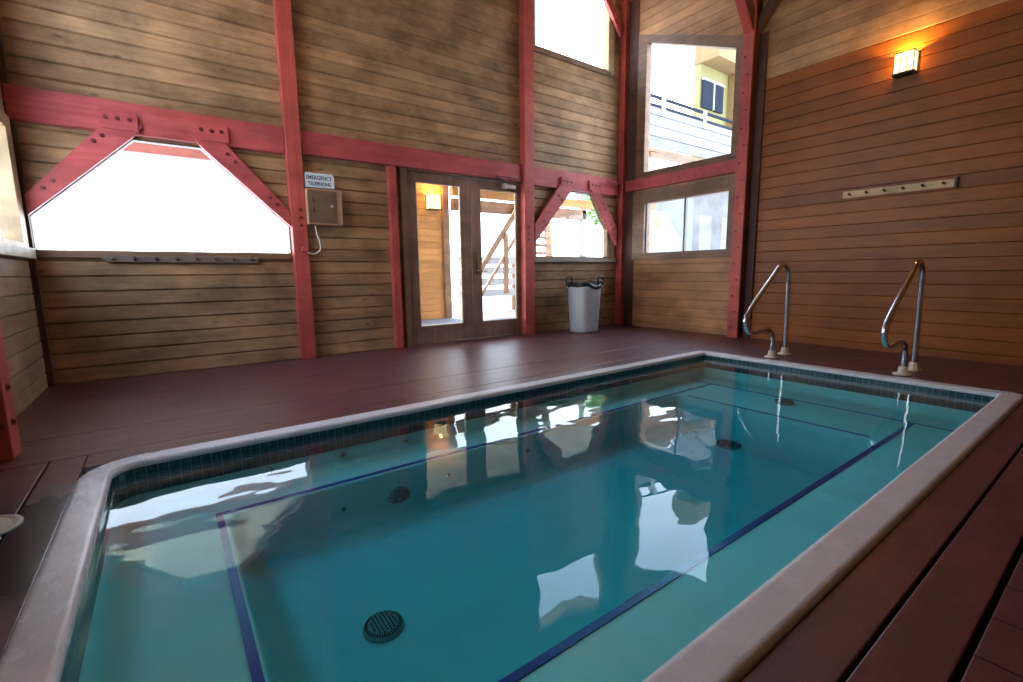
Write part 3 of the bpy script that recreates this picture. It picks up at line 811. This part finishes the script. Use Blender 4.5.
# ------------------------------------------------------------------ sign, phone box, cable, peg rails
t = thing('emergency_sign', 'small pale blue sign reading EMERGENCY TELEPHONE above the phone box', 'sign', (1.56, 5.9, 1.03))
b_ = BM(); x0, x1, z0, z1 = 1.415, 1.735, 1.005, 1.165; r = .03
pts = [(x0, z0), (x1, z0), (x1, z1 - r)] + [(x1 - r + r * math.cos(a), z1 - r + r * math.sin(a)) for a in (PI / 6, PI / 3)] + [(x1 - r, z1), (x0 + .012, z1), (x0, z1 - .012)]
prism(b_, [(x, 5.895, z) for x, z in pts], (0, .01, 0)); obj('panel', b_, 'sign_white', t)
b_ = BM(); box(b_, 1.42, 1.73, 5.905, 6.052, 1.03, 1.05); obj('bracket', b_, 'box_side', t)
def text(s_, x, z, size, parent, sx_=1):
    cu = bpy.data.curves.new('txt', 'FONT'); cu.body = s_; cu.size = size; cu.extrude = .001; cu.align_x = 'CENTER'; cu.offset = .0012
    o = bpy.data.objects.new('txt', cu); COL.objects.link(o)
    dg = bpy.context.evaluated_depsgraph_get(); me = bpy.data.meshes.new_from_object(o.evaluated_get(dg))
    bpy.data.objects.remove(o)
    me.transform(Matrix.Translation((x, 5.8935, z)) @ Matrix.Rotation(PI / 2, 4, 'X') @ Matrix.Scale(sx_, 4, (1, 0, 0)))
    me.transform(Matrix.Translation(-parent.location)); me.materials.clear(); me.materials.append(M['sign_text'])
    q = bpy.data.objects.new('lettering', me); COL.objects.link(q); q.parent = parent
text('EMERGENCY', 1.567, 1.092, .062, t, .82); text('TELEPHONE', 1.567, 1.027, .055, t, .86)

t = thing('telephone_box', 'brown metal emergency phone box mounted beside the red post', 'phone box', (1.62, 6.04, .59))
b_ = BM(); box(b_, 1.409, 1.80, 5.85, 6.05, .58, .985, .006); obj('body', b_, 'box_side', t)
b_ = BM(); box(b_, 1.412, 1.738, 5.838, 5.856, .60, .968, .005); box(b_, 1.455, 1.70, 5.833, 5.842, .635, .935, .004); dr = obj('door', b_, 'box_face', t)
b_ = BM(); tube(b_, [(1.675, 5.838, .79), (1.675, 5.815, .79)], .016, 14); obj('knob', b_, 'dull_metal', dr)
for z in (.74, .86):
    b_ = BM(); tube(b_, [(1.47, 5.834, z - .025), (1.47, 5.834, z + .025)], .008, 8); obj('hinge', b_, 'lid_black', dr)
b_ = BM(); tube(b_, smooth_path([(1.50, 5.95, .585), (1.51, 5.93, .47), (1.535, 5.93, .38), (1.53, 5.93, .29), (1.45, 5.92, .245), (1.38, 5.915, .27), (1.36, 5.92, .29)], 6), .007, 8)
tag(rebase(obj('telephone_cable', b_, 'white_wire'), (1.5, 5.95, .25)), 'white cable looping from the phone box to the red post', 'cable')
b_ = BM(); box(b_, 1.325, 1.395, 5.885, 5.929, .27, .33, .005); jb = tag(rebase(obj('junction_box', b_, 'red_post'), (1.36, 5.93, .27)), 'small red junction box on the post where the white cable ends', 'junction box')

def peg_rail_x():
    t = thing('coat_peg_rail', 'dark weathered peg rail on the sill of the big six-sided window', 'peg rail', (.24, 6.0, .145))
    b_ = BM(); y = YA - .055
    pts = [(-.44, .148), (.89, .135), (.905, .19), (.88, .205), (-.46, .208), (-.475, .18)]
    prism(b_, [(x * K * 1.0, y, z) for x, z in pts], (0, .03, 0), .004); obj('board', b_, 'peg_old', t)
    for i in range(8):
        x = -.38 + i * .17; b_ = BM(); tube(b_, [(x, y + .002, .172), (x, y - .03, .186)], [.011, .013], 10); obj('peg', b_, 'peg_dark' if i else 'peg_old', t)
peg_rail_x()
t = thing('coat_peg_rail', 'pale peg rail with six pegs on the reddish wall below the sconce', 'peg rail', (6.93, 1.93, .86))
b_ = BM(); prism(b_, [(XB - .025, 1.40, .855), (XB - .025, 2.44, .865), (XB - .025, 2.44, .945), (XB - .025, 1.40, .94)], (.03, 0, 0), .004); obj('board', b_, 'peg_wood', t)
for i in range(6):
    y = 2.36 - i * .175; b_ = BM(); tube(b_, [(XB - .02, y, .895), (XB - .075, y, .905)], [.010, .014], 10); obj('peg', b_, 'peg_dark', t)
b_ = BM(); box(b_, XB - .05, XB + .0, 1.375, 1.398, .845, .955, .003); obj('end_block', b_, 'peg_dark', t)

# ------------------------------------------------------------------ lamps
def sconce(name, label, o, ux, nx, power, S=1, lc=(1, .50, .12)):
    """o: centre-bottom on the wall; ux: direction along the wall; nx: out of the wall"""
    o, ux, nx = Vector(o), Vector(ux), Vector(nx); uz = Vector((0, 0, 1))
    t = thing(name, label, 'wall lamp', o)
    def bb(bm, a0, a1, n0, n1, z0, z1):
        c = [o + ux * a + nx * n + uz * z for a in (a0, a1) for n in (n0, n1) for z in (z0, z1)]
        x = [p.x for p in c]; y = [p.y for p in c]; z = [p.z for p in c]; box(bm, min(x), max(x), min(y), max(y), min(z), max(z))
    h, w_, d = .215 * S, .092 * S, .13 * S
    b_ = BM(); bb(b_, -w_ - .006, w_ + .006, 0, .012, -.01, h + .0); obj('back_plate', b_, 'lamp_frame', t)
    b_ = BM()
    bb(b_, -w_ - .008, w_ + .008, 0, d + .008, -.018, .0)
    for a in (-w_, w_ - .008): bb(b_, a, a + .008, d - .008, d, 0, h)
    for a in (-w_ * .33, w_ * .33): bb(b_, a - .003, a + .003, d - .003, d + .003, 0, h)
    bb(b_, -w_, w_, d - .006, d + .004, h - .012, h); bb(b_, -w_, -w_ + .006, 0, d, h - .012, h); bb(b_, w_ - .006, w_, 0, d, h - .012, h)
    bb(b_, -w_, w_, d - .003, d + .003, h * .62, h * .62 + .006)
    obj('frame', b_, 'lamp_frame', t)
    b_ = BM(); bb(b_, -w_ + .006, w_ - .006, d - .010, d - .004, 0, h - .004); bb(b_, -w_ + .002, -w_ + .006, .014, d - .01, 0, h - .004); bb(b_, w_ - .006, w_ - .002, .014, d - .01, 0, h - .004)
    obj('shade', b_, 'lamp_glass', t)
    if power:
        l = bpy.data.lights.new('bulb', 'POINT'); l.energy = power; l.color = lc; l.shadow_soft_size = .02
        lo = bpy.data.objects.new('bulb', l); COL.objects.link(lo); lo.parent = t; lo.location = nx * .07 * S + uz * (h - .03)
sconce('wall_sconce', 'lit box-shaped lantern sconce glowing high on the reddish wall', (XB, 1.925, 2.15), (0, 1, 0), (-1, 0, 0), 30)
sconce('wall_sconce', 'unseen lit sconce added high on the left wall to warm the far wall', (XD, 3.30, 2.45), (0, 1, 0), (1, 0, 0), 110, 1, (1, .60, .20))  # lamp added out of view to light the far wall's upper left

# ------------------------------------------------------------------ handrails
def handrail(y, label):
    t = thing('pool_handrail', label, 'handrail', (5.72, y, ZF), 'chrome handrails at the pool end')
    path = [(5.87, y, -1.0), (5.86, y, -.6), (5.84, y, -.15), (5.81, y, -.03), (5.75, y, .035), (5.66, y, .055), (5.575, y, .02), (5.50, y, -.04), (5.22, y, -.25), (5.00, y, -.42), (4.935, y, -.49), (4.915, y, -.56), (4.95, y, -.635), (5.04, y, -.675), (5.18, y, -.675), (5.34, y, -.66), (5.45, y, -.675), (5.52, y, -.73), (5.545, y, -.82), (5.55, y, -1.0)]
    b_ = BM(); tube(b_, smooth_path(path, 5), .0245, 18); obj('rail_tube', b_, 'steel', t)
    for x in (5.87, 5.55):
        b_ = BM(); lathe(b_, [(.075, ZF + .001), (.078, ZF + .010), (.06, ZF + .018), (.040, ZF + .024), (.036, ZF + .075), (.028, ZF + .082)], x, y, 28); obj('flange', b_, 'flange', t)
handrail(2.53, 'bent chrome handrail beside the pool end, the one nearer the windows')
handrail(1.33, 'bent chrome handrail beside the pool end, the one nearer the coping corner')

# ------------------------------------------------------------------ trash can
cx, cy = 5.62, 5.62
t = thing('trash_can', 'pale grey rounded-square trash can with a black bag under the small window', 'trash can', (cx, cy, ZF))
b_ = BM(); lathe(b_, [(.180, ZF + .003), (.198, ZF + .012), (.204, ZF + .05), (.236, -.30), (.246, -.27), (.248, -.235), (.236, -.235), (.22, -.3), (.185, -.9)], cx, cy, 48, 3.2); obj('body', b_, 'can', t)
bm = BM()
seg = 48; rings = []
for (r, z, a) in ((.250, -.28, .010), (.258, -.25, .018), (.254, -.215, .02), (.235, -.205, .02), (.20, -.26, .015), (.12, -.33, .0)):
    ring = []
    for kk in range(seg):
        tt = 2 * PI * kk / seg; c, s_ = math.cos(tt), math.sin(tt)
        q = 1 / ((abs(c) ** 3.2 + abs(s_) ** 3.2) ** (1 / 3.2)); sag = .022 * math.sin(tt * 2 + .7) + .014 * math.sin(tt * 5)
        ring.append(bm.verts.new((cx + r * q * c * (1 + .02 * math.sin(9 * tt)), cy + r * q * s_ * (1 + .02 * math.sin(9 * tt)), z + (sag if z > -.31 else sag * .6) * (1 if a else .2) + .02)))
    rings.append(ring)
for i in range(len(rings) - 1):
    for kk in range(seg):
        f = bm.faces.new((rings[i][kk], rings[i][(kk + 1) % seg], rings[i + 1][(kk + 1) % seg], rings[i + 1][kk])); f.smooth = True
bm.faces.new(rings[-1]); bmesh.ops.recalc_face_normals(bm, faces=bm.faces)
obj('bag_liner', bm, 'lid_black', t, 'black plastic bag folded over the rim')
for dx in (-.185, .185):
    b_ = BM(); x = cx + dx; y = cy - dx * .95
    tube(b_, smooth_path([(x - .05, y, -.24), (x - .062, y - .01, -.14), (x - .04, y - .01, -.085), (x + .04, y - .01, -.085), (x + .062, y - .01, -.14), (x + .05, y, -.24)], 5), .014, 10)
    box(b_, x - .055, x + .055, y - .02, y + .02, -.19, -.15, .006)
    h = obj('handle_clamp', b_, 'lid_black', t)
    b_ = BM(); box(b_, x - .06, x + .06, y - .025, y + .015, -.265, -.225, .006); obj('clamp_pad', b_, 'clamp', h)

# skimmer lid at the picture's left edge
t = thing('skimmer_lid', 'round pale skimmer lid set flush in the deck by the wet short side', 'lid', (-.69, 2.68, ZF))
b_ = BM(); lathe(b_, [(.125, ZF + .0005), (.125, ZF + .006), (.118, ZF + .009), (.100, ZF + .008), (.097, ZF + .005), (.09, ZF + .006), (.01, ZF + .007)], -.69, 2.68, 40); obj('lid', b_, 'cream', t)

# ------------------------------------------------------------------ outdoors
b_ = BM(); box(b_, -60, 60, -60, 60, -1.9, -1.62); struct(obj('ground', b_, 'ext_concrete'), 'pale ground outside')
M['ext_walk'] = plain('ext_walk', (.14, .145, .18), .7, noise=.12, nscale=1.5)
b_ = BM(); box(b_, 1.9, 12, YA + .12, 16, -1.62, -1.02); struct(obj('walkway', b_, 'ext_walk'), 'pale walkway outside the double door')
# porch ceiling above the walkway
b_ = BM(); x = -5.0
while x < 9.4: box(b_, x, x + .132, YA + .14, 9.55, 2.14, 2.18); x += .14
box(b_, -5, 9.4, YA + .14, 9.56, 2.175, 2.22)  # solid sheet added on top to block sun between the boards
tag(rebase(obj('porch_ceiling', b_, 'ext_cream'), (2, 8, 2.14)), 'cream board porch ceiling outside the far wall', 'porch ceiling')
b_ = BM(); box(b_, -5, 4.2, 9.40, 9.58, 1.88, 2.14, .01)
tag(rebase(obj('porch_beam', b_, 'ext_pink'), (0, 9.5, 1.88)), 'faded red porch beam seen through the top of the big window', 'beam')
b_ = BM(); box(b_, 5.36, 9.5, 9.45, 9.62, 1.40, 1.66, .01)
tag(rebase(obj('porch_beam', b_, 'ext_brown'), (7, 9.5, 1.4)), 'brown porch beam seen through the top of the double door', 'beam')
b_ = BM(); box(b_, 4.52, 9.5, 8.0, 8.14, 1.46, 1.62, .01)
tag(rebase(obj('porch_beam', b_, 'ext_orange'), (7, 8, 1.4)), 'nearer light brown porch beam outside the double door', 'beam')
b_ = BM(); box(b_, 3.6, 5.18, 9.70, 9.86, -1.02, 2.14)
for i in range(22): box(b_, 3.6, 5.18, 9.68, 9.71, -.98 + i * .14, -.98 + i * .14 + .132)
tag(rebase(obj('porch_partition', b_, 'ext_orange'), (4.4, 9.8, -1.02)), 'orange-brown board partition across the walkway behind the left door leaf', 'partition')
b_ = BM(); box(b_, 5.185, 5.34, 9.62, 9.86, -1.02, 2.14, .008)
tag(rebase(obj('porch_post', b_, 'ext_brown'), (5.26, 9.7, -1.02)), 'dark brown porch post at the end of the board partition', 'post')
sconce('wall_sconce', 'lit lantern sconce on the board partition seen through the left door leaf', (4.93, 9.68, 1.40), (1, 0, 0), (0, -1, 0), 25, 1.45)
b_ = BM(); box(b_, 9.36, 9.50, 9.45, 9.58, -1.02, 2.14, .008)
tag(rebase(obj('porch_post', b_, 'ext_greypost'), (9.4, 9.5, -1.02)), 'slim grey-green porch post seen through the small window', 'post')
# white rail fence beyond the door
t = thing('porch_railing', 'white board railing outside, seen low through the right door leaf', 'railing', (7.5, 10.4, -1.02))
for z in (-.62, -.33, -.04, .22):
    b_ = BM(); box(b_, 6.0, 9.2, 10.38, 10.42, z, z + .19, .004); obj('rail_board', b_, 'ext_white', t)
for x in (6.3, 7.7, 9.1):
    b_ = BM(); box(b_, x, x + .1, 10.42, 10.52, -1.02, .42, .004); obj('post', b_, 'ext_brown', t)
# stair rising to the side (seen through the right leaf)
t = thing('outdoor_stair', 'wooden stair flight with sloping handrail outside the right door leaf', 'stair', (6.4, 9.6, -1.02))
def sl(x): return .26 + (x - 6.11) * 1.31
for yy, nm in ((9.30, 'stringer'),):
    b_ = BM(); prism(b_, [(5.75, yy, sl(5.75) - .08), (7.1, yy, sl(7.1) - .08), (7.1, yy, sl(7.1) + .12), (5.75, yy, sl(5.75) + .12)], (0, .06, 0)); obj('handrail', b_, 'ext_brown', t)
    b_ = BM(); prism(b_, [(5.95, yy, sl(5.95) - .62), (7.1, yy, sl(7.1) - .62), (7.1, yy, sl(7.1) - .52), (5.95, yy, sl(5.95) - .52)], (0, .06, 0)); obj('stringer', b_, 'ext_brown', t)
for x in (6.62,):
    b_ = BM(); box(b_, x, x + .1, 9.27, 9.36, -.5, sl(x), .004); obj('baluster_post', b_, 'ext_brown', t)
# flight seen head-on through the small window
t = thing('outdoor_stair', 'open-riser wooden stair flight outside the small six-sided window', 'stair', (7.8, 10, -1.02))
for i in range(14):
    b_ = BM(); box(b_, 7.22, 7.86, 8.9 + i * .02, 9.08 + i * .02, -.7 + i * .19, -.64 + i * .19, .004); obj('tread', b_, 'ext_brown', t)
b_ = BM(); prism(b_, [(7.86, 8.85, -1.0), (7.86, 9.2, 1.95), (7.86, 9.40, 1.95), (7.86, 9.1, -1.0)], (.05, 0, 0)); obj('stringer', b_, 'ext_orange', t)

def leafy(name, label, c, r, n, trunk_to):
    t = thing(name, label, 'tree', (c[0], c[1], trunk_to))
    b_ = BM(); tube(b_, [(c[0], c[1], trunk_to), (c[0] + .1, c[1], c[2] - r * .3), (c[0], c[1], c[2] + r * .4)], [.14, .1, .04], 10); obj('trunk', b_, 'ext_bark', t)
    b_ = BM(); rnd = random.Random(n)
    for i in range(n):
        v = Vector((rnd.gauss(0, 1), rnd.gauss(0, 1), rnd.gauss(0, 1))).normalized() * r * (rnd.random() ** .4)
        p = Vector(c) + Vector((v.x, v.y, v.z * .8)); s_ = .09 + rnd.random() * .08
        a = Vector((rnd.gauss(0, 1), rnd.gauss(0, 1), rnd.gauss(0, 1))).normalized(); q, w_ = frame_of(a)
        vs = [b_.verts.new(p + q * s_), b_.verts.new(p + w_ * s_ * .5), b_.verts.new(p - q * s_), b_.verts.new(p - w_ * s_ * .5)]
        b_.faces.new(vs)
    obj('foliage', b_, 'ext_leaf', t)
leafy('leafy_tree', 'green tree crown outside, upper right in the small six-sided window', (14.9, 13.6, 2.9), 1.3, 1500, -1.62)

# neighbouring building seen through the end-wall windows
t = thing('balcony', 'pale boarded balcony parapet with dark handrails outside the large slider window', 'balcony', (14, 9.1, 3.4))
b_ = BM(); z = 3.55
while z < 4.5: box(b_, 9.5, 19, 9.0, 9.06, z, z + .27); z += .29
obj('parapet', b_, 'ext_siding', t)
b_ = BM(); box(b_, 9.5, 19, 9.07, 10.7, 3.44, 3.53); obj('floor_slab', b_, 'ext_brown', t)
b_ = BM(); box(b_, 9.5, 19, 8.98, 9.04, 4.62, 4.69); obj('lower_rail', b_, 'ext_dark', t)
b_ = BM(); box(b_, 9.5, 19, 8.98, 9.04, 4.86, 4.93); obj('top_rail', b_, 'ext_dark', t)
for x in (12.1, 14.2, 16.2):
    b_ = BM(); box(b_, x - .09, x + .09, 8.96, 9.1, 4.42, 4.95, .01); obj('rail_post', b_, 'ext_white', t)
b_ = BM(); box(b_, 11.75, 12.04, 9.1, 9.35, -1.6, 3.43, .01)
tag(rebase(obj('balcony_post', b_, 'ext_brown'), (11.9, 9.1, -1.6)), 'brown post carrying the pale balcony outside the large slider window', 'post')
t = thing('neighbouring_house', 'yellowish house wall with a dark window and brown eave beyond the balcony', 'house', (20, 12, -1.6))
b_ = BM(); box(b_, 17.05, 26, 11.06, 11.3, -1.6, 8.1); obj('wall', b_, 'ext_yellow', t)
b_ = BM(); prism(b_, [(17.0, 10.3, 7.7), (17.0, 10.3, 8.3), (17.0, 11.3, 8.6), (17.0, 11.3, 7.7)], (10, 0, 0)); M['ext_eave'] = plain('ext_eave', (.16, .095, .03), .7, noise=.2); obj('eave', b_, 'ext_eave', t)
b_ = BM(); box(b_, 17.15, 18.55, 10.96, 11.02, 6.15, 7.15); wn = obj('window', b_, 'ext_dark', t)
b_ = BM(); box(b_, 17.82, 17.9, 10.93, 11.0, 6.15, 7.15); box(b_, 17.1, 18.6, 10.93, 11.0, 7.12, 7.2); obj('window_bar', b_, 'ext_greypost', wn)
b_ = BM(); box(b_, 19.0, 19.25, 10.8, 11.05, -1.6, 8.1); obj('corner_pillar', b_, 'ext_eave', t)
# pale block wall seen in the low slider
t = thing('garden_wall', 'pale stucco wall with a small tan panel outside the low slider window', 'wall', (13, 9.8, -1.6))
b_ = BM(); box(b_, 12.05, 14.9, 9.7, 9.9, -1.6, 2.5); obj('stucco', b_, 'ext_stucco', t)
b_ = BM(); box(b_, 12.5, 13.1, 9.68, 9.71, 1.38, 1.68); obj('panel', b_, 'ext_eave', t)
b_ = BM(); box(b_, 14.9, 20, 9.72, 9.92, -1.6, 3.4)
tag(rebase(obj('stained_wall', b_, 'ext_stain'), (17, 9.8, -1.6)), 'grey stained wall outside the right half of the low slider window', 'wall')

# ------------------------------------------------------------------ light
w = bpy.data.worlds.new('sky'); SC.world = w; w.use_nodes = True
nt = w.node_tree; bg = nt.nodes['Background']
tc = nt.nodes.new('ShaderNodeTexCoord'); sp = nt.nodes.new('ShaderNodeSeparateXYZ'); nt.links.new(tc.outputs['Generated'], sp.inputs[0])
cr = nt.nodes.new('ShaderNodeValToRGB'); nt.links.new(sp.outputs[2], cr.inputs[0])
cr.color_ramp.elements[0].position = 0.0; cr.color_ramp.elements[0].color = (.92, .96, 1, 1)
cr.color_ramp.elements[1].position = .8; cr.color_ramp.elements[1].color = (.42, .65, 1, 1)
nt.links.new(cr.outputs[0], bg.inputs[0]); bg.inputs[1].default_value = 5.0
sl_ = bpy.data.lights.new('sun', 'SUN'); sl_.energy = 13; sl_.angle = .01; sl_.color = (1, .95, .86)
so = bpy.data.objects.new('sun', sl_); COL.objects.link(so); so.rotation_euler = (-math.radians(20), 0, 0)
def portal(loc, rot, sx_, sy_):
    l = bpy.data.lights.new('window_daylight', 'AREA'); l.shape = 'RECTANGLE'; l.size = sx_; l.size_y = sy_; l.cycles.is_portal = True
    o = bpy.data.objects.new('window_daylight', l); COL.objects.link(o); o.location = loc; o.rotation_euler = rot
portal((.16, YA + .14, .79), (-PI / 2, 0, 0), 2.2, 1.12)
portal((5.84, YA + .14, .80), (-PI / 2, 0, 0), 1.84, 1.16)
portal((5.76, YA + .14, 4.03), (-PI / 2, 0, 0), 1.7, 1.2)
portal((3.67, YA + .14, .2), (-PI / 2, 0, 0), 2.1, 2.42)
portal((XB + .14, 4.7, 2.76), (0, PI / 2, 0), 2.24, 1.64)
portal((XB + .14, 4.7, .73), (0, PI / 2, 0), .94, 1.62)
portal((XD - .14, 4.9, .78), (0, -PI / 2, 0), 1.02, 1.92)
portal((XD - .14, 2.8, .78), (0, -PI / 2, 0), 1.0, 1.5)
portal((XD - .14, 4.7, 2.8), (0, -PI / 2, 0), 2.16, 1.64)

# ------------------------------------------------------------------ camera
y_, p_, r_ = math.radians(36.168), math.radians(8.280), math.radians(-.6863)
F = Vector((math.sin(y_) * math.cos(p_), math.cos(y_) * math.cos(p_), -math.sin(p_)))
rt = Vector((math.cos(y_), -math.sin(y_), 0)); up = rt.cross(F)
Rr = rt * math.cos(r_) + up * math.sin(r_); Uu = Rr.cross(F)
cd = bpy.data.cameras.new('camera'); cam = bpy.data.objects.new('camera', cd); COL.objects.link(cam)
cam.matrix_world = Matrix(((Rr.x, Uu.x, -F.x, 0), (Rr.y, Uu.y, -F.y, 0), (Rr.z, Uu.z, -F.z, 0), (0, 0, 0, 1)))
cd.sensor_width = 36; cd.lens = 470.27 / 1023 * 36; cd.clip_start = .05; cd.clip_end = 300
SC.camera = cam
SC.view_settings.view_transform = 'Standard'; SC.view_settings.look = 'None'
SC.view_settings.exposure = 1.0; SC.view_settings.gamma = 1
SC.view_settings.use_curve_mapping = False
SC.cycles.max_bounces = 10; SC.cycles.diffuse_bounces = 5; SC.cycles.glossy_bounces = 5; SC.cycles.transparent_max_bounces = 16
SC.cycles.sample_clamp_indirect = 8
